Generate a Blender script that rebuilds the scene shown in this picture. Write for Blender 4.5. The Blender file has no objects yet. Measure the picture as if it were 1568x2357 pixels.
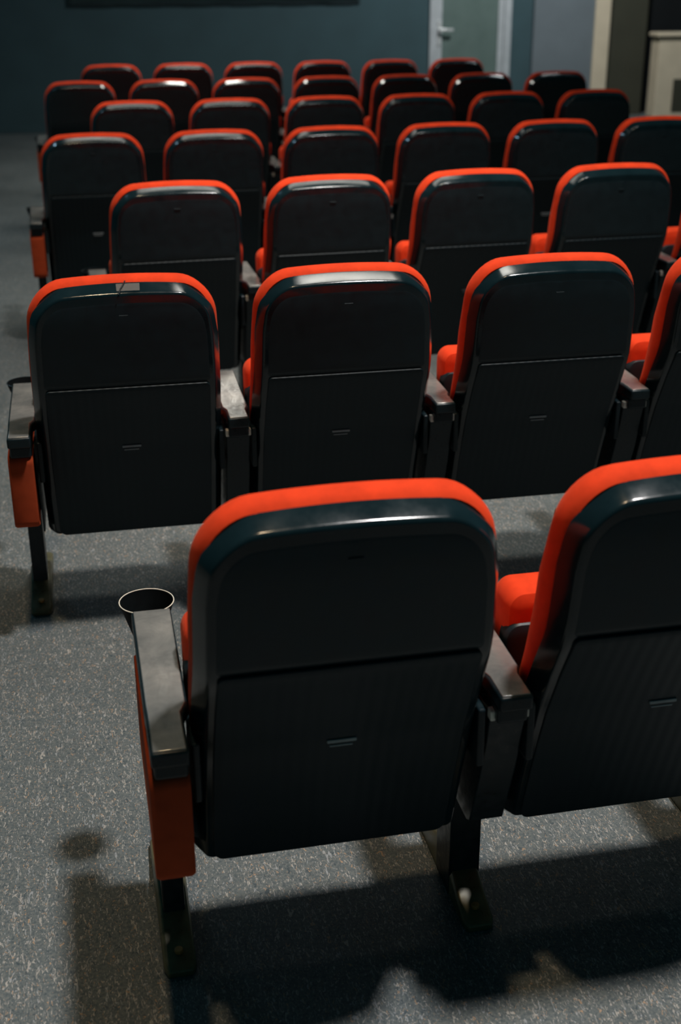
import bpy, bmesh, math, random
from mathutils import Matrix, Vector
random.seed(7)
S = bpy.context.scene
COL = S.collection

# ------------------------------------------------------------------ camera
CAM = Vector((-0.1077, -1.6401, 1.6348))
YAW, PIT, ROLL, FPX = -0.2120, 0.40605, -0.00471, 2917.6
fw = Vector((-math.sin(YAW)*math.cos(PIT), math.cos(YAW)*math.cos(PIT), -math.sin(PIT)))
rt = Vector((math.cos(YAW), math.sin(YAW), 0)); up = rt.cross(fw)
rt, up = math.cos(ROLL)*rt+math.sin(ROLL)*up, -math.sin(ROLL)*rt+math.cos(ROLL)*up
cd = bpy.data.cameras.new('camera'); cam = bpy.data.objects.new('camera', cd); COL.objects.link(cam)
m = Matrix((rt, up, -fw)).transposed().to_4x4(); m.translation = CAM
cam.matrix_world = m
cd.sensor_fit = 'VERTICAL'; cd.sensor_height = 36; cd.sensor_width = 24; cd.lens = FPX/2357*36
cd.clip_start = 0.05; cd.clip_end = 100
cd.dof.use_dof = True; cd.dof.focus_distance = 2.62; cd.dof.aperture_fstop = 3.4
S.camera = cam

# ------------------------------------------------------------------ light
S.view_settings.view_transform = 'Standard'; S.view_settings.look = 'None'
S.view_settings.gamma = 1.0; S.view_settings.use_curve_mapping = False
S.view_settings.exposure = 0.0
w = bpy.data.worlds.new('world'); S.world = w; w.use_nodes = True
bg = w.node_tree.nodes['Background']; bg.inputs[0].default_value = (0.12, 0.78, 1.0, 1); bg.inputs[1].default_value = 0.034

def area(name, loc, target, size, power, color, shape='DISK', sy=None, spread=180):
    d = bpy.data.lights.new(name, 'AREA'); d.shape = shape; d.size = size
    if sy: d.size_y = sy
    d.energy = power; d.color = color; d.spread = math.radians(spread)
    o = bpy.data.objects.new(name, d); COL.objects.link(o)
    o.location = loc; o.rotation_euler = (Vector(target)-Vector(loc)).to_track_quat('-Z', 'Y').to_euler()
    return o
area('warm_ceiling_lamp', (-0.3, 0.0, 10.0), (-0.3, 1.5, 0), 0.45, 50, (1.0, 0.74, 0.46), spread=90)
area('main_ceiling_lamp', (2.7, 0.0, 9.8), (0.5, 0.2, 0), 0.8, 126, (1.0, 0.96, 0.94), spread=72)
for i_, (x_, y_, sx_, sy_, p_, sp_) in enumerate([(1.05, 2.45, 0.9, 0.55, 8.0, 80), (1.0, 4.25, 1.9, 0.40, 7.0, 125), (0.55, 5.8, 1.5, 0.4, 5.5, 90),
                                                  (0.7, 7.3, 1.6, 0.4, 4.5, 90), (1.15, 8.85, 0.55, 0.50, 24.0, 150), (1.5, 10.4, 1.6, 0.5, 7.0, 90)]):
    area('ceiling_panel_%d' % i_, (x_, y_, 3.0), (x_, y_, 0), sx_, p_, (1.0, 0.97, 0.88), 'RECTANGLE', sy_, sp_)
area('blue_aisle_fill', (-2.6, 7.5, 4.5), (-1.0, 6.5, 0), 0.5, 11, (0.45, 0.75, 1.0), spread=110)  # added cool fill tinting the left aisle floor, not a known fixture
area('back_wall_fill', (4.8, 10.2, 4.2), (5.1, 12.95, 1.0), 0.6, 130, (0.95, 0.98, 1.0))  # unseen lamp aimed at the back wall to brighten it

# ------------------------------------------------------------------ materials
def nm(name):
    mt = bpy.data.materials.new(name); mt.use_nodes = True
    nt = mt.node_tree; return mt, nt, nt.nodes['Principled BSDF']
def ramp(nt, stops):
    r = nt.nodes.new('ShaderNodeValToRGB'); e = r.color_ramp.elements
    e[0].position, e[0].color = stops[0][0], (*stops[0][1], 1)
    e[1].position, e[1].color = stops[-1][0], (*stops[-1][1], 1)
    for p_, c_ in stops[1:-1]:
        k = e.new(p_); k.color = (*c_, 1)
    return r
def noise(nt, scale, detail=4, rough=0.5, dist=0, stretch=None):
    tc = nt.nodes.new('ShaderNodeTexCoord'); n = nt.nodes.new('ShaderNodeTexNoise')
    n.inputs['Scale'].default_value = scale; n.inputs['Detail'].default_value = detail
    n.inputs['Roughness'].default_value = rough; n.inputs['Distortion'].default_value = dist
    if stretch:
        mp = nt.nodes.new('ShaderNodeMapping'); mp.inputs['Scale'].default_value = stretch
        nt.links.new(tc.outputs['Object'], mp.inputs[0]); nt.links.new(mp.outputs[0], n.inputs['Vector'])
    else: nt.links.new(tc.outputs['Object'], n.inputs['Vector'])
    return n
def bump(nt, b, src, strength, dist):
    bp = nt.nodes.new('ShaderNodeBump'); bp.inputs['Strength'].default_value = strength
    bp.inputs['Distance'].default_value = dist
    nt.links.new(src, bp.inputs['Height']); nt.links.new(bp.outputs[0], b.inputs['Normal']); return bp
def plain(name, col, rough, metal=0.0, nscale=40, var=0.15, rvar=0.1, bstr=0.0, bdist=0.001, bscale=None, spec=0.5):
    mt, nt, b = nm(name)
    n = noise(nt, nscale, 5)
    r = ramp(nt, [(0.3, tuple(c*(1-var) for c in col)), (0.7, tuple(min(1, c*(1+var)) for c in col))])
    nt.links.new(n.outputs['Fac'], r.inputs[0]); nt.links.new(r.outputs[0], b.inputs['Base Color'])
    mr = nt.nodes.new('ShaderNodeMapRange'); mr.inputs[1].default_value = 0.3; mr.inputs[2].default_value = 0.7
    mr.inputs[3].default_value = max(0.02, rough-rvar); mr.inputs[4].default_value = min(1, rough+rvar)
    nt.links.new(n.outputs['Fac'], mr.inputs[0]); nt.links.new(mr.outputs[0], b.inputs['Roughness'])
    b.inputs['Metallic'].default_value = metal; b.inputs['Specular IOR Level'].default_value = spec
    if bstr:
        n2 = noise(nt, bscale or nscale*5, 3); bump(nt, b, n2.outputs['Fac'], bstr, bdist)
    return mt
M = {}
M['shell'] = plain('glossy_black_plastic', (0.006, 0.016, 0.020), 0.14, nscale=25, rvar=0.05, bstr=0.05, bscale=900, bdist=0.0004)
M['panel'] = plain('grained_black_plastic', (0.008, 0.020, 0.025), 0.45, nscale=30, rvar=0.05, bstr=0.25, bscale=700, bdist=0.0006, spec=0.35)
def ribbed():
    mt, nt, b = nm('ribbed_black_plastic')
    b.inputs['Base Color'].default_value = (0.008, 0.019, 0.024, 1); b.inputs['Roughness'].default_value = 0.45; b.inputs['Specular IOR Level'].default_value = 0.22
    tc = nt.nodes.new('ShaderNodeTexCoord'); wv = nt.nodes.new('ShaderNodeTexWave')
    wv.bands_direction = 'X'; wv.inputs['Scale'].default_value = 14; wv.inputs['Distortion'].default_value = 0
    nt.links.new(tc.outputs['Object'], wv.inputs['Vector']); bump(nt, b, wv.outputs['Fac'], 0.25, 0.002)
    return mt
M['ribbed'] = ribbed()
M['black'] = plain('satin_black_paint', (0.007, 0.016, 0.020), 0.35, nscale=60, bstr=0.1, bdist=0.0004, spec=0.3)
def fabric(name, col):
    mt, nt, b = nm(name)
    n = noise(nt, 18, 6, 0.6)
    r = ramp(nt, [(0.3, tuple(c*0.82 for c in col)), (0.7, tuple(min(1, c*1.12) for c in col))])
    nt.links.new(n.outputs['Fac'], r.inputs[0]); nt.links.new(r.outputs[0], b.inputs['Base Color'])
    b.inputs['Roughness'].default_value = 0.85; b.inputs['Specular IOR Level'].default_value = 0.15
    b.inputs['Sheen Weight'].default_value = 0.15; b.inputs['Sheen Roughness'].default_value = 0.4
    b.inputs['Sheen Tint'].default_value = (1.0, 0.35, 0.2, 1)
    n2 = noise(nt, 1400, 2); bump(nt, b, n2.outputs['Fac'], 0.5, 0.0006)
    return mt
M['red'] = fabric('orange_red_fabric', (0.84, 0.060, 0.014))
M['panelred'] = fabric('dark_orange_fabric', (0.42, 0.060, 0.018))
def armrest_mat():
    mt, nt, b = nm('worn_grey_armrest')
    n = noise(nt, 9, 8, 0.65, 0.4); r = ramp(nt, [(0.30, (0.19, 0.20, 0.195)), (0.55, (0.36, 0.355, 0.33)), (0.75, (0.56, 0.535, 0.48))])
    b.inputs['Metallic'].default_value = 0.55
    nt.links.new(n.outputs['Fac'], r.inputs[0]); nt.links.new(r.outputs[0], b.inputs['Base Color'])
    n2 = noise(nt, 60, 6, 0.7, 1.5, (1, 0.35, 1)); mr = nt.nodes.new('ShaderNodeMapRange')
    mr.inputs[1].default_value = 0.3; mr.inputs[2].default_value = 0.7; mr.inputs[3].default_value = 0.13; mr.inputs[4].default_value = 0.27
    nt.links.new(n2.outputs['Fac'], mr.inputs[0]); nt.links.new(mr.outputs[0], b.inputs['Roughness'])
    bump(nt, b, n2.outputs['Fac'], 0.12, 0.0008)
    return mt
M['arm'] = armrest_mat()
M['metal'] = plain('dull_light_metal', (0.72, 0.70, 0.62), 0.35, 0.1, nscale=80)
M['cup'] = plain('matte_black_plastic', (0.004, 0.006, 0.007), 0.7, nscale=50, spec=0.1)
M['bar'] = plain('dark_teal_bar', (0.022, 0.036, 0.040), 0.6, nscale=20, spec=0.2)
M['slot'] = plain('dull_grey_plastic', (0.26, 0.30, 0.31), 0.4, nscale=80)
M['ring'] = plain('cream_rim_metal', (0.90, 0.84, 0.70), 0.25, 0.0, nscale=50, var=0.05)
M['foot'] = plain('lacquered_dark_steel', (0.13, 0.12, 0.06), 0.35, 0.1, nscale=30, var=0.3, bstr=0.1)
M['bolt'] = plain('brass_bolt', (0.34, 0.19, 0.06), 0.45, 0.4, nscale=90)
def floor_mat():
    mt, nt, b = nm('flecked_grey_linoleum')
    tc = nt.nodes.new('ShaderNodeTexCoord')
    def vec(rot, sc):
        mp = nt.nodes.new('ShaderNodeMapping'); mp.inputs['Rotation'].default_value = (0, 0, rot); mp.inputs['Scale'].default_value = sc
        nt.links.new(tc.outputs['Object'], mp.inputs[0]); return mp.outputs[0]
    def tex(v, scale, detail, dist, rough=0.5):
        n = nt.nodes.new('ShaderNodeTexNoise'); n.inputs['Scale'].default_value = scale; n.inputs['Detail'].default_value = detail
        n.inputs['Distortion'].default_value = dist; n.inputs['Roughness'].default_value = rough
        nt.links.new(v, n.inputs['Vector']); return n.outputs['Fac']
    base = ramp(nt, [(0.35, (0.075, 0.095, 0.102)), (0.5, (0.105, 0.126, 0.130)), (0.65, (0.145, 0.158, 0.152))])
    nt.links.new(tex(vec(0, (1, 1, 1)), 160, 4, 0.3), base.inputs[0])
    prev = base.outputs[0]
    for i, (rot, sc, scale, lo, hi, col) in enumerate([
            (0.3, (1, 0.30, 1), 150, 0.625, 0.665, (0.36, 0.35, 0.32)),
            (1.5, (1, 0.35, 1), 170, 0.635, 0.675, (0.33, 0.32, 0.30)),
            (2.4, (1, 0.30, 1), 140, 0.64, 0.68, (0.28, 0.30, 0.31)),
            (0.9, (1, 0.5, 1), 120, 0.63, 0.67, (0.055, 0.075, 0.085)),
            (2.0, (1, 0.6, 1), 130, 0.65, 0.68, (0.34, 0.24, 0.16))]):
        mr = nt.nodes.new('ShaderNodeMapRange'); mr.inputs[1].default_value = lo; mr.inputs[2].default_value = hi
        v = vec(rot, sc); ad = nt.nodes.new('ShaderNodeVectorMath'); ad.inputs[1].default_value = (i*7.3, i*3.1, 0)
        nt.links.new(v, ad.inputs[0]); nt.links.new(tex(ad.outputs[0], scale, 2, 1.6), mr.inputs[0])
        mx = nt.nodes.new('ShaderNodeMix'); mx.data_type = 'RGBA'
        mx.inputs['B'].default_value = (*col, 1)
        nt.links.new(mr.outputs[0], mx.inputs['Factor']); nt.links.new(prev, mx.inputs['A']); prev = mx.outputs['Result']
    big = tex(vec(0, (1, 1, 1)), 1.3, 3, 0); rr = ramp(nt, [(0.35, (0.85, 0.85, 0.85)), (0.65, (1.1, 1.1, 1.1))])
    nt.links.new(big, rr.inputs[0]); ml = nt.nodes.new('ShaderNodeMix'); ml.data_type = 'RGBA'; ml.blend_type = 'MULTIPLY'
    ml.inputs['Factor'].default_value = 1; nt.links.new(prev, ml.inputs['A']); nt.links.new(rr.outputs[0], ml.inputs['B'])
    nt.links.new(ml.outputs['Result'], b.inputs['Base Color'])
    b.inputs['Roughness'].default_value = 0.55; b.inputs['Specular IOR Level'].default_value = 0.3
    return mt
M['floor'] = floor_mat()
M['wall'] = plain('slate_blue_plaster', (0.056, 0.100, 0.112), 0.8, nscale=3, var=0.08, bstr=0.2, bscale=120, spec=0.2)
M['wall_grey'] = plain('grey_blue_plaster', (0.17, 0.20, 0.215), 0.8, nscale=3, var=0.06, bstr=0.2, bscale=120, spec=0.2)
M['wall_olive'] = plain('dark_olive_recess', (0.060, 0.060, 0.042), 0.8, nscale=3, var=0.08, spec=0.2)
M['dark_shade'] = plain('near_black_shade', (0.010, 0.012, 0.013), 0.8, nscale=3, spec=0.2)  # near-black colour standing in for unlit depth and gap shade
M['beige'] = plain('beige_laminate', (0.72, 0.61, 0.44), 0.5, nscale=6, var=0.05)
M['alu'] = plain('pale_aluminium', (0.62, 0.65, 0.66), 0.4, 0.25, nscale=10, var=0.05)
M['chrome'] = plain('bright_handle_metal', (0.85, 0.86, 0.84), 0.25, 0.4, nscale=20, var=0.03)
M['door'] = plain('frosted_green_glass', (0.13, 0.185, 0.165), 0.45, nscale=5, var=0.06)
M['screen'] = plain('dim_screen_cloth', (0.10, 0.16, 0.17), 0.85, nscale=4, var=0.06, spec=0.1)
def tape_mat():
    mt, nt, b = nm('clear_tape')
    b.inputs['Base Color'].default_value = (0.45, 0.42, 0.38, 1); b.inputs['Roughness'].default_value = 0.25
    b.inputs['Alpha'].default_value = 0.28
    n = noise(nt, 180, 4, 0.6, 2.0); bump(nt, b, n.outputs['Fac'], 0.6, 0.001)
    return mt
M['tape'] = tape_mat()

# ------------------------------------------------------------------ helpers
def obj(name, bm, mat, parent=None, smooth=True, bevel=0, label=None):
    bmesh.ops.recalc_face_normals(bm, faces=bm.faces)
    me = bpy.data.meshes.new(name); bm.to_mesh(me); bm.free()
    if smooth:
        for f in me.polygons: f.use_smooth = True
        try: me.set_sharp_from_angle(angle=math.radians(38))
        except Exception: pass
    me.materials.append(mat)
    o = bpy.data.objects.new(name, me); COL.objects.link(o)
    if parent: o.parent = parent
    if bevel:
        b = o.modifiers.new('bevel', 'BEVEL'); b.width = bevel; b.segments = 3; b.limit_method = 'ANGLE'
    if label: o['label'] = label
    return o
def box(bm, x0, x1, y0, y1, z0, z1):
    vs = [bm.verts.new((x, y, z)) for x in (x0, x1) for y in (y0, y1) for z in (z0, z1)]
    for f in ((0,1,3,2), (4,6,7,5), (0,4,5,1), (2,3,7,6), (0,2,6,4), (1,5,7,3)):
        bm.faces.new([vs[i] for i in f])
def boxbm(*a):
    bm = bmesh.new(); box(bm, *a); return bm
def loft(rings, cap0=True, cap1=True):
    bm = bmesh.new(); R = [[bm.verts.new(p) for p in r] for r in rings]; n = len(rings[0])
    for a, b in zip(R, R[1:]):
        for i in range(n): bm.faces.new((a[i], a[(i+1) % n], b[(i+1) % n], b[i]))
    for flag, r in ((cap0, R[0]), (cap1, R[-1])):
        if flag == 'ladder':
            for i in range(n//2-1): bm.faces.new((r[i], r[i+1], r[n-2-i], r[n-1-i]))
        elif flag: bm.faces.new(r)
    return bm
def lerp_table(t, z):
    if z <= t[0][0]: return t[0][1]
    for (a, va), (b, vb) in zip(t, t[1:]):
        if z <= b:
            k = (z-a)/(b-a); return va+(vb-va)*k
    return t[-1][1]
def outline(z0, z1, W, rt_, rb, inset=0, crown=0.0, ns=26, nc=9, nt_=12):
    """closed outline in (x, z): flat bottom, tapering sides given by W(z), rounded corners"""
    a = 1.0; P = []
    z0i, z1i = z0+inset, z1-inset
    rt2, rb2 = max(rt_-inset, 0.004), max(rb-inset, 0.002)
    w = 0.25-inset
    def arc(cx, cz, r, t0, t1, n): return [(cx+r*math.cos(t0+(t1-t0)*i/n), cz+r*math.sin(t0+(t1-t0)*i/n)) for i in range(n+1)]
    P += arc(-w+rb2, z0i+rb2, rb2, -math.pi/2, -math.pi, nc)   # mirror symmetric: point i matches point n-1-i
    P += [(-w, z0i+rb2+(z1i-rt2-z0i-rb2)*i/ns) for i in range(1, ns)]
    P += arc(-w+rt2, z1i-rt2, rt2, math.pi, math.pi/2, nc)
    P += [(-w+rt2+(2*w-2*rt2)*i/nt_, z1i) for i in range(1, nt_)]
    P += arc(w-rt2, z1i-rt2, rt2, math.pi/2, 0, nc)
    P += [(w, z1i-rt2-(z1i-rt2-z0i-rb2)*i/ns) for i in range(1, ns)]
    P += arc(w-rb2, z0i+rb2, rb2, 0, -math.pi/2, nc)
    out = []
    for x, z in P:
        k = max(0.0, (z-(z1-0.16))/0.16)
        zz = z-crown*k*(x/0.25)**2
        sx = (W(z)-0.25)/0.25*(x) if abs(x) > 1e-6 else 0
        out.append((x+sx, zz))
    return out
def slab(z0, z1, W, rt_, rb, layers, crown=0.0, **k):
    """layers: list of (inset, yfunc(z))"""
    return loft([[(x, yf(z), z) for x, z in outline(z0, z1, W, rt_, rb, ins, crown, **k)] for ins, yf in layers], 'ladder', 'ladder')
def cyl(bm, c, r, h, axis='z', n=20, r2=None):
    mt = Matrix.Translation(c)
    if axis == 'x': mt = mt @ Matrix.Rotation(math.pi/2, 4, 'Y')
    if axis == 'y': mt = mt @ Matrix.Rotation(math.pi/2, 4, 'X')
    bmesh.ops.create_cone(bm, cap_ends=True, segments=n, radius1=r, radius2=r if r2 is None else r2, depth=h, matrix=mt)
def rrect(x0, x1, y0, y1, r, n=6):
    P = []
    for cx, cy, t in ((x0+r, y0+r, math.pi), (x1-r, y0+r, 1.5*math.pi), (x1-r, y1-r, 0), (x0+r, y1-r, 0.5*math.pi)):
        P += [(cx+r*math.cos(t+math.pi/2*i/n), cy+r*math.sin(t+math.pi/2*i/n)) for i in range(n+1)]
    return P
def empty(name, loc, rz, label, cat, group=None):
    o = bpy.data.objects.new(name, None); COL.objects.link(o); o.empty_display_size = 0.1
    o.location = loc; o.rotation_euler = (0, 0, rz); o['label'] = label; o['category'] = cat
    if group: o['group'] = group
    return o
def struct(name, bm, mat, smooth=False, bevel=0):
    o = obj(name, bm, mat, None, smooth, bevel); o['kind'] = 'structure'; return o

# ------------------------------------------------------------------ the room
WY = 12.95
struct('floor', boxbm(-4.0, 9.5, -3.5, 16.0, -0.1, 0.0), M['floor'])
struct('wall_back', boxbm(-4.0, 4.074, WY, WY+0.15, 0, 4.2), M['wall'])
struct('wall_back_corner', boxbm(5.026, 5.285, WY, WY+0.15, 0, 4.2), M['wall'])
struct('wall_back_over_door', boxbm(4.074, 5.026, WY, WY+0.15, 2.12, 4.2), M['wall'])
struct('wall_right', boxbm(5.285, 6.015, WY-0.06, WY+0.15, 0, 4.2), M['wall_grey'], bevel=0.01)
struct('trim_1', boxbm(6.01, 6.194, WY-0.09, WY+0.15, 0, 4.2), M['beige'], bevel=0.006)
struct('opening_dark_plate', boxbm(6.194, 6.735, WY+0.1, WY+0.25, 0, 4.2), M['wall_olive'])  # dim inside of the door opening, its darkness put into the plate colour
struct('wall_far_right', boxbm(6.725, 9.5, WY+0.3, WY+0.45, 0, 4.2), M['dark_shade'])  # deeper darkness past the opening, painted near black
struct('baseboard_back', boxbm(-4.0, 4.06, WY-0.015, WY-0.001, 0, 0.075), M['wall'], bevel=0.003)

# door_1: aluminium frame, frosted leaf, lever handle
d = bpy.data.objects.new('door_1', None); COL.objects.link(d); d.location = (4.550, WY, 0)
d['kind'] = 'structure'; d['label'] = 'frosted green glass door in a pale aluminium frame'
bm = bmesh.new(); box(bm, -0.478, -0.395, -0.03, 0.08, 0, 2.11); box(bm, 0.395, 0.478, -0.03, 0.08, 0, 2.11); box(bm, -0.395, 0.395, -0.03, 0.08, 2.03, 2.11)
obj('door_frame', bm, M['alu'], d, False, 0.004, 'pale aluminium frame')
bm = bmesh.new(); box(bm, -0.392, -0.332, -0.015, 0.05, 0.01, 2.02); box(bm, 0.325, 0.392, -0.015, 0.05, 0.01, 2.02); box(bm, -0.332, 0.325, -0.015, 0.05, 0.01, 0.10); box(bm, -0.332, 0.325, -0.015, 0.05, 1.94, 2.02)
lf = obj('door_leaf', bm, M['alu'], d, False, 0.004)
obj('glass_panel', boxbm(-0.332, 0.325, 0.005, 0.03, 0.10, 1.94), M['door'], lf, False, 0, 'frosted green glass')
bm = bmesh.new(); box(bm, -0.385, -0.345, -0.026, -0.015, 0.82, 1.08)
hp = obj('door_handle', bm, M['chrome'], d, False, 0.004, 'bright metal lever handle')
bm = bmesh.new(); cyl(bm, (-0.365, -0.045, 0.985), 0.012, 0.05, 'y'); box(bm, -0.375, -0.215, -0.078, -0.060, 0.97, 1.0)
obj('lever', bm, M['chrome'], hp, True, 0.004)

# projection screen hanging on the back wall
sc = empty('projection_screen', (1.706, WY-0.017, 1.272), 0, 'wide grey projection screen with a dark bottom bar hanging on the back wall', 'screen')
n = 60; bm = bmesh.new(); rows_ = []
for z in (0.008, 1.9):
    rows_.append([bm.verts.new((-1.57+3.14*i/n, 0.006*math.sin(i*0.45), z)) for i in range(n+1)])
for i in range(n): bm.faces.new((rows_[0][i], rows_[0][i+1], rows_[1][i+1], rows_[1][i]))
cloth = obj('screen_cloth', bm, M['screen'], sc)
so = cloth.modifiers.new('solid', 'SOLIDIFY'); so.thickness = 0.003
bm = bmesh.new(); cyl(bm, (0, 0, 0.004), 0.008, 3.14, 'x', 16)
for i in range(6): box(bm, -1.4+i*0.52, -1.1+i*0.52, -0.006, 0.006, -0.009, 0.002)
obj('bottom_bar', bm, M['bar'], sc, True, 0.003, 'dark bottom bar')

# beige counter at the right end
ct = empty('reception_counter', (7.55, 12.70, 0), 0, 'beige counter with an overhanging top and dark recessed panel, right of the doorway', 'counter')
obj('counter_body', boxbm(-0.79, 0.9, 0.02, 0.24, 0, 0.865), M['beige'], ct, False, 0.008)
obj('worktop', boxbm(-0.83, 0.95, -0.02, 0.245, 0.88, 0.93), M['beige'], ct, False, 0.018)
obj('gap_shade_strip', boxbm(-0.79, 0.89, 0.03, 0.235, 0.865, 0.88), M['dark_shade'], ct, False)  # near-black strip paints the shade below the overhanging worktop
bm = bmesh.new(); box(bm, -0.58, 0.7, 0.008, 0.019, 0.06, 0.42)
obj('recessed_panel', bm, M['wall_olive'], ct, False, 0.003, 'dark recessed panel')

# ------------------------------------------------------------------ a cinema seat
YB = lambda z: lerp_table([(0.19, 0.144), (0.229, 0.131), (0.36, 0.090), (0.503, 0.040), (0.60, -0.004), (0.675, -0.041), (0.70, -0.049), (0.93, -0.076)], z)   # outer back face
WS = lambda z: lerp_table([(0.21, 0.235), (0.45, 0.237), (0.60, 0.235), (0.70, 0.232), (0.81, 0.229), (0.885, 0.219), (0.945, 0.202)], z)
WP = lambda z: lerp_table([(0.38, 0.236), (0.60, 0.237), (0.75, 0.235), (0.86, 0.230), (0.96, 0.216)], z)
YF = lambda z: lerp_table([(0.40, 0.160), (0.53, 0.134), (0.60, 0.108), (0.70, 0.088), (0.76, 0.078), (0.86, 0.044), (0.96, 0.034)], z)
def make_seat(loc, rz, label, taped=False):
    t = empty('cinema_seat', loc, rz, label, 'cinema seat')
    # black back shell
    bm = slab(0.212, 0.944, WS, 0.088, 0.032, [(0.010, lambda z: YB(z)+0.020), (0.002, lambda z: YB(z)+0.045), (0.0, lambda z: YB(z)+0.042),
              (0.0015, lambda z: YB(z)+0.038), (0.0155, lambda z: YB(z)+0.0070), (0.0175, lambda z: YB(z)+0.0035), (0.0205, lambda z: YB(z)+0.0010), (0.025, lambda z: YB(z))], crown=0.012)
    sh = obj('back_shell', bm, M['shell'], t)
    if taped:
        P = [[], []]
        for i in range(13):
            x = -0.012+0.056*i/12; zc = 0.941-0.012*(x/0.25)**2
            P[0].append((x, YB(zc)+0.036, zc+0.0012)); P[1].append((x+0.003*math.sin(i), YB(zc)+0.004, zc-0.009))
        bm = bmesh.new(); A = [[bm.verts.new(p) for p in r] for r in P]
        for i in range(12): bm.faces.new((A[0][i], A[0][i+1], A[1][i+1], A[1][i]))
        obj('tape', bm, M['tape'], sh, True, 0, 'strip of clear tape over the crack')
        bm = bmesh.new(); x, zc = 0.0, 0.941
        q = [(x+0.010, YB(zc)+0.040, zc+0.006), (x+0.004, YB(zc)+0.022, zc+0.001), (x-0.002, YB(zc)+0.008, zc-0.004), (x-0.008, YB(zc)-0.001, zc-0.016)]
        for a, b in zip(q, q[1:]):
            a, b = Vector(a), Vector(b); dv = b-a
            mt = Matrix.Translation((a+b)/2) @ dv.to_track_quat('Z', 'Y').to_matrix().to_4x4()
            bmesh.ops.create_cone(bm, cap_ends=True, segments=6, radius1=0.0017, radius2=0.0017, depth=dv.length*1.05, matrix=mt)
        obj('crack', bm, M['black'], sh, True, 0, 'dark jagged crack')
    # raised upper and lower back panels
    W1 = lambda z: WS(z)-0.030
    bm = slab(0.691, 0.902, W1, 0.060, 0.008, [(0, lambda z: YB(z)+0.003), (0, lambda z: YB(z)-0.0001), (0.006, lambda z: YB(z)-0.0012)], crown=0.010)
    obj('upper_back_panel', bm, M['panel'], t)
    LG = lambda z: lerp_table([(0.30, 0.003), (0.62, 0.005), (0.68, 0.0065)], z)      # a small ledge along its top edge
    W2 = lambda z: WS(z)-0.031
    bm = slab(0.226, 0.687, W2, 0.012, 0.022, [(0, lambda z: YB(z)+0.003), (0, lambda z: YB(z)-LG(z)*0.6), (0.0015, lambda z: YB(z)-LG(z)*0.9), (0.004, lambda z: YB(z)-LG(z))])
    lp = obj('lower_back_panel', bm, M['ribbed'], t)
    bm = bmesh.new(); y = YB(0.503)-0.0045
    box(bm, -0.024, 0.024, y-0.004, y+0.001, 0.500, 0.506); box(bm, -0.020, 0.018, y-0.002, y+0.001, 0.492, 0.495)
    obj('handle_slot', bm, M['slot'], lp, False, 0.001, 'small grey pull slot')
    bm = bmesh.new(); y = YB(0.872)-0.002; box(bm, -0.011, 0.011, y-0.0015, y+0.001, 0.870, 0.873)
    obj('small_clip', bm, M['panel'], t, False, 0.0006)
    # upholstered backrest pad
    yr = lambda z: YB(z)+0.042
    mix = lambda k: (lambda z: yr(z)+(YF(z)-yr(z))*k)
    bm = slab(0.42, 0.959, WP, 0.090, 0.05, [(0.030, lambda z: yr(z)+0.002), (0.017, lambda z: yr(z)-0.002), (0.010, lambda z: yr(z)+0.003), (0.0045, lambda z: yr(z)+0.012), (0.0005, mix(0.38)), (0.002, mix(0.55)), (0.011, mix(0.80)),
              (0.023, mix(0.94)), (0.040, mix(1.0)), (0.08, lambda z: YF(z)+0.003), (0.15, lambda z: YF(z)-0.004)], crown=0.013)
    obj('back_cushion', bm, M['red'], t)
    # tipped up seat: black pan behind, raised to stand in for shade on the red cushion
    WB = lambda z: 0.2345
    bm = slab(0.222, 0.602, WB, 0.03, 0.03, [(0.012, lambda z: 0.204), (0.0, lambda z: 0.200), (0.0, lambda z: 0.176), (0.004, lambda z: 0.170), (0.012, lambda z: 0.168)])
    obj('seat_pan', bm, M['panel'], t)
    bm = slab(0.225, 0.658, lambda z: 0.231, 0.035, 0.03, [(0.020, lambda z: 0.174), (0.006, lambda z: 0.180), (0.0, lambda z: 0.194), (0.0, lambda z: 0.244), (0.006, lambda z: 0.258), (0.018, lambda z: 0.268), (0.04, lambda z: 0.272), (0.1, lambda z: 0.274)])
    obj('seat_cushion', bm, M['red'], t)
    for s in (-1, 1):
        bm = bmesh.new(); cyl(bm, (s*0.2340, 0.200, 0.40), 0.014, 0.009, 'x', 16)
        obj('seat_hinge', bm, M['metal'], t)
        bm = boxbm(min(s*0.226, s*0.239), max(s*0.226, s*0.239), 0.03, 0.12, 0.42, 0.53)
        obj('back_bracket', bm, M['black'], t, False, 0.004)
    return t

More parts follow.
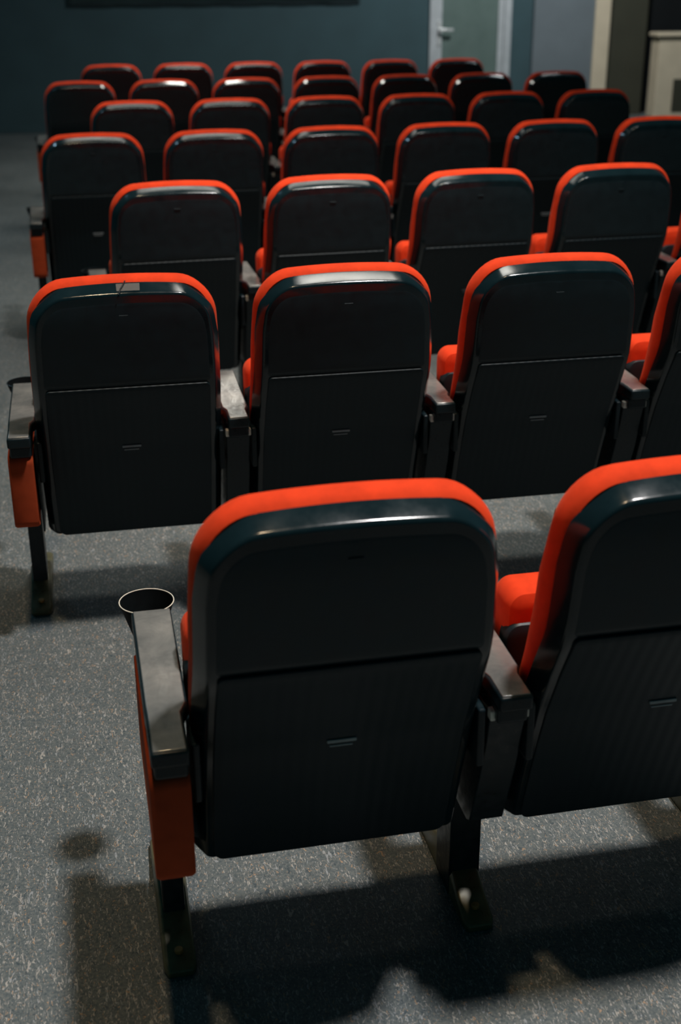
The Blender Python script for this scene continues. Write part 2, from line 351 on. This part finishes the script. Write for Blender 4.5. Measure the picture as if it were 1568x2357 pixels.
# ------------------------------------------------------------------ an armrest stand
def make_stand(loc, rz, label, end, rim=True):
    t = empty('armrest_stand', loc, rz, label, 'armrest')
    f, r_ = (0.0375 if end else 0.0355), 0.0275
    L = -0.030 if end else -r_; LF = -0.031 if end else -f
    RY = -0.050 if end else -0.012
    P = [(L, RY), (r_, RY), (r_, 0.055), (f-0.005, 0.070), (f, 0.082), (f+0.002, 0.412), (LF-0.001, 0.412), (LF, 0.082), (LF+(0 if end else 0.005), 0.070), (L, 0.055)]
    bm = bmesh.new(); lo = [bm.verts.new((x, y, 0.546)) for x, y in P]; hi = [bm.verts.new((x, y, 0.5735)) for x, y in P]
    k = len(P)
    for i in range(k): bm.faces.new((lo[i], lo[(i+1) % k], hi[(i+1) % k], hi[i]))
    bm.faces.new(lo); bm.faces.new(hi)
    obj('armrest_pad', bm, M['black'], t, True, 0.005)
    Q = [(L+0.004, RY+0.005), (r_-0.004, RY+0.005), (r_-0.004, 0.058), (f-0.004, 0.083), (f, 0.408), (LF+0.003, 0.408), (LF+0.004, 0.083), (L+0.004, 0.058)]
    bm = bmesh.new(); lo = [bm.verts.new((x, y, 0.572)) for x, y in Q]; hi = [bm.verts.new((x, y, 0.5755)) for x, y in Q]; k = len(Q)
    for i in range(k): bm.faces.new((lo[i], lo[(i+1) % k], hi[(i+1) % k], hi[i]))
    bm.faces.new(lo); bm.faces.new(hi)
    obj('armrest_top', bm, M['arm'], t, True, 0.0015, 'worn pale grey top surface')
    obj('neck', boxbm(-0.026, 0.026, RY+0.015, 0.40, 0.515, 0.547), M['black'], t, False, 0.006)
    # side panel under the armrest
    def plate(P, xs, ins, cy_, cz_):
        return loft([[(x, y0+(cy_-y0)*k_, z0+(cz_-z0)*k_) for y0, z0 in P] for x, k_ in zip(xs, ins)])
    slant = [(0.025, 0.520), (0.060, 0.385), (0.108, 0.252), (0.125, 0.243), (0.36, 0.243), (0.37, 0.255), (0.37, 0.520)]
    if end:
        P = [(y, z) for y, z in rrect(-0.036, 0.372, 0.322, 0.518, 0.022)]
        bm = plate(P, (-0.033, -0.034, -0.028, 0.022, 0.028, 0.024), (0.05, 0.02, 0, 0, 0.02, 0.05), 0.17, 0.42)
        obj('end_panel', bm, M['panelred'], t, True, 0, 'upholstered orange-red end panel')
        obj('inner_plate', plate(slant, (0.0285, 0.0325), (0, 0), 0.2, 0.38), M['black'], t, True, 0.002)
    else:
        obj('side_panel', plate(slant, (-0.031, 0.031), (0, 0), 0.2, 0.38), M['black'], t, True, 0.003)
    for s in (-1, 1):
        bm = boxbm(s*0.0285-0.0045, s*0.0285+0.0045, 0.018, 0.036, 0.514, 0.532)
        if not end: obj('bracket_tab', bm, M['metal'], t, False, 0.002)
        else: bm.free()
    pw = 0.020 if end else 0.030
    obj('post', boxbm(-pw, pw, 0.215, 0.305, 0.0, 0.40), M['black'], t, False, 0.004)
    # foot: low rounded bar running front to back, sloping down to the rear
    prof = [(0.092, 0.018), (0.110, 0.022), (0.160, 0.038), (0.180, 0.056), (0.262, 0.075), (0.30, 0.050), (0.40, 0.030), (0.485, 0.022), (0.50, 0.016)]
    bm = bmesh.new(); R = []
    prof = [(0.108, 0.014), (0.125, 0.020), (0.17, 0.034), (0.210, 0.056), (0.310, 0.072), (0.35, 0.050), (0.42, 0.030), (0.48, 0.020), (0.50, 0.014)]
    for i, (y, z) in enumerate(prof):
        hw = 0.029 if 0 < i < len(prof)-1 else 0.022
        R.append([bm.verts.new(p) for p in ((-hw, y, 0.0), (-hw, y, z*0.8), (-hw+0.005, y, z), (hw-0.005, y, z), (hw, y, z*0.8), (hw, y, 0.0))])
    for a, b in zip(R, R[1:]):
        for i in range(6): bm.faces.new((a[i], a[(i+1) % 6], b[(i+1) % 6], b[i]))
    bm.faces.new(R[0]); bm.faces.new(R[-1])
    ft = obj('foot', bm, M['foot'], t, True, 0.003)
    bm = bmesh.new(); cyl(bm, (0.0, 0.143, 0.030), 0.008, 0.008, 'z', 12)
    obj('bolt', bm, M['bolt'], ft, True, 0.0015, 'brass bolt')
    # cup holder
    if not end: return t
    cy = 0.486
    bm = bmesh.new(); n = 48; Rr = []
    for (r0, z) in ((0.026, 0.475), (0.050, 0.552), (0.0515, 0.5535), (0.0485, 0.5535), (0.046, 0.543), (0.024, 0.480)):
        Rr.append([bm.verts.new((r0*math.cos(2*math.pi*i/n), cy+r0*math.sin(2*math.pi*i/n), z)) for i in range(n)])
    for a, b in zip(Rr, Rr[1:]):
        for i in range(n): bm.faces.new((a[i], a[(i+1) % n], b[(i+1) % n], b[i]))
    bm.faces.new(Rr[0]); bm.faces.new(Rr[-1])
    cup = obj('cup_holder', bm, M['cup'], t)
    bm = bmesh.new(); n, mm, ra, rb = 64, 8, 0.0503, 0.0010
    V = [[bm.verts.new(((ra+rb*math.cos(2*math.pi*j/mm))*math.cos(2*math.pi*i/n), cy+(ra+rb*math.cos(2*math.pi*j/mm))*math.sin(2*math.pi*i/n), 0.5545+rb*math.sin(2*math.pi*j/mm))) for j in range(mm)] for i in range(n)]
    for i in range(n):
        for j in range(mm): bm.faces.new((V[i][j], V[(i+1) % n][j], V[(i+1) % n][(j+1) % mm], V[i][(j+1) % mm]))
    if rim: obj('rim', bm, M['ring'], cup, True, 0, 'thin pale metal rim')
    else: obj('rim', bm, M['black'], cup)
    return t

def copy_tree(o, parent=None):
    c = o.copy(); COL.objects.link(c); c.parent = parent
    for ch in list(o.children):
        copy_tree(ch, c)
    return c

# row: origin x, origin y, angle, seat pitch, seats
ROWS = [(0.2528, 0.000, -0.0059, 0.550, 2), (0.0128, 1.4408, -0.014, 0.550, 4), (0.2775, 2.8713, 0.0184, 0.550, 5), (0.0446, 4.3532, 0.0024, 0.550, 6),
        (0.3172, 5.8254, 0.0, 0.550, 6), (0.0684, 7.2492, -0.0065, 0.550, 7), (0.3459, 8.7625, -0.0185, 0.550, 6)]
RN = ['nearest row', 'second row from the camera', 'third row from the camera', 'fourth row from the camera', 'fifth row from the camera', 'sixth row from the camera', 'farthest row']
ORD = ['leftmost', 'second from left', 'third from left', 'fourth from left', 'fifth from left', 'sixth from left', 'seventh from left']
seat0 = stand_end = stand_dark = stand_mid = None
for r, (x0, y0, th, px, n) in enumerate(ROWS):
    c, s = math.cos(th), math.sin(th)
    for i in range(n):
        loc = (x0+px*i*c, y0+px*i*s, 0)
        lab = 'black seat with orange-red cushion, %s in the %s' % (ORD[i], RN[r])
        if r == 1 and i == 0:
            t = make_seat(loc, th, 'black seat with taped cracked top edge, leftmost in the second row', True)
        elif seat0 is None: t = seat0 = make_seat(loc, th, lab)
        else: t = copy_tree(seat0)
        t.location = loc; t.rotation_euler = (0, 0, th)
        if not (r == 1 and i == 0): t['label'] = lab
        t['group'] = 'cinema seats in the '+RN[r]
    full = r >= 4
    for i in range(n+(1 if (full or r == 0) else 0)):
        k = i-0.5; loc = (x0+px*k*c, y0+px*k*s, 0)
        end = (i == 0) or (full and i == n)
        if i == 0: lab = 'armrest with orange-red end panel and cup holder, left end of %s' % RN[r]
        elif i == n and full: lab = 'armrest with end panel at the right end of %s' % RN[r]
        elif i == n: lab = 'armrest stand right of the second seat in %s' % RN[r]
        else: lab = 'grey-topped armrest between %s and %s seats of %s' % (['first', 'second', 'third', 'fourth', 'fifth', 'sixth'][i-1], ['second', 'third', 'fourth', 'fifth', 'sixth', 'seventh'][i-1], RN[r])
        if end and stand_end is None: t = stand_end = make_stand(loc, th, lab, True)
        elif end and stand_dark is None: t = stand_dark = make_stand(loc, th, lab, True, False)
        elif not end and stand_mid is None: t = stand_mid = make_stand(loc, th, lab, False)
        else: t = copy_tree(stand_dark if end else stand_mid)
        t.location = loc; t.rotation_euler = (0, 0, th); t['label'] = lab
        if full and i == n: t.scale = (-1, 1, 1)
        t['group'] = 'armrest stands of the '+RN[r]
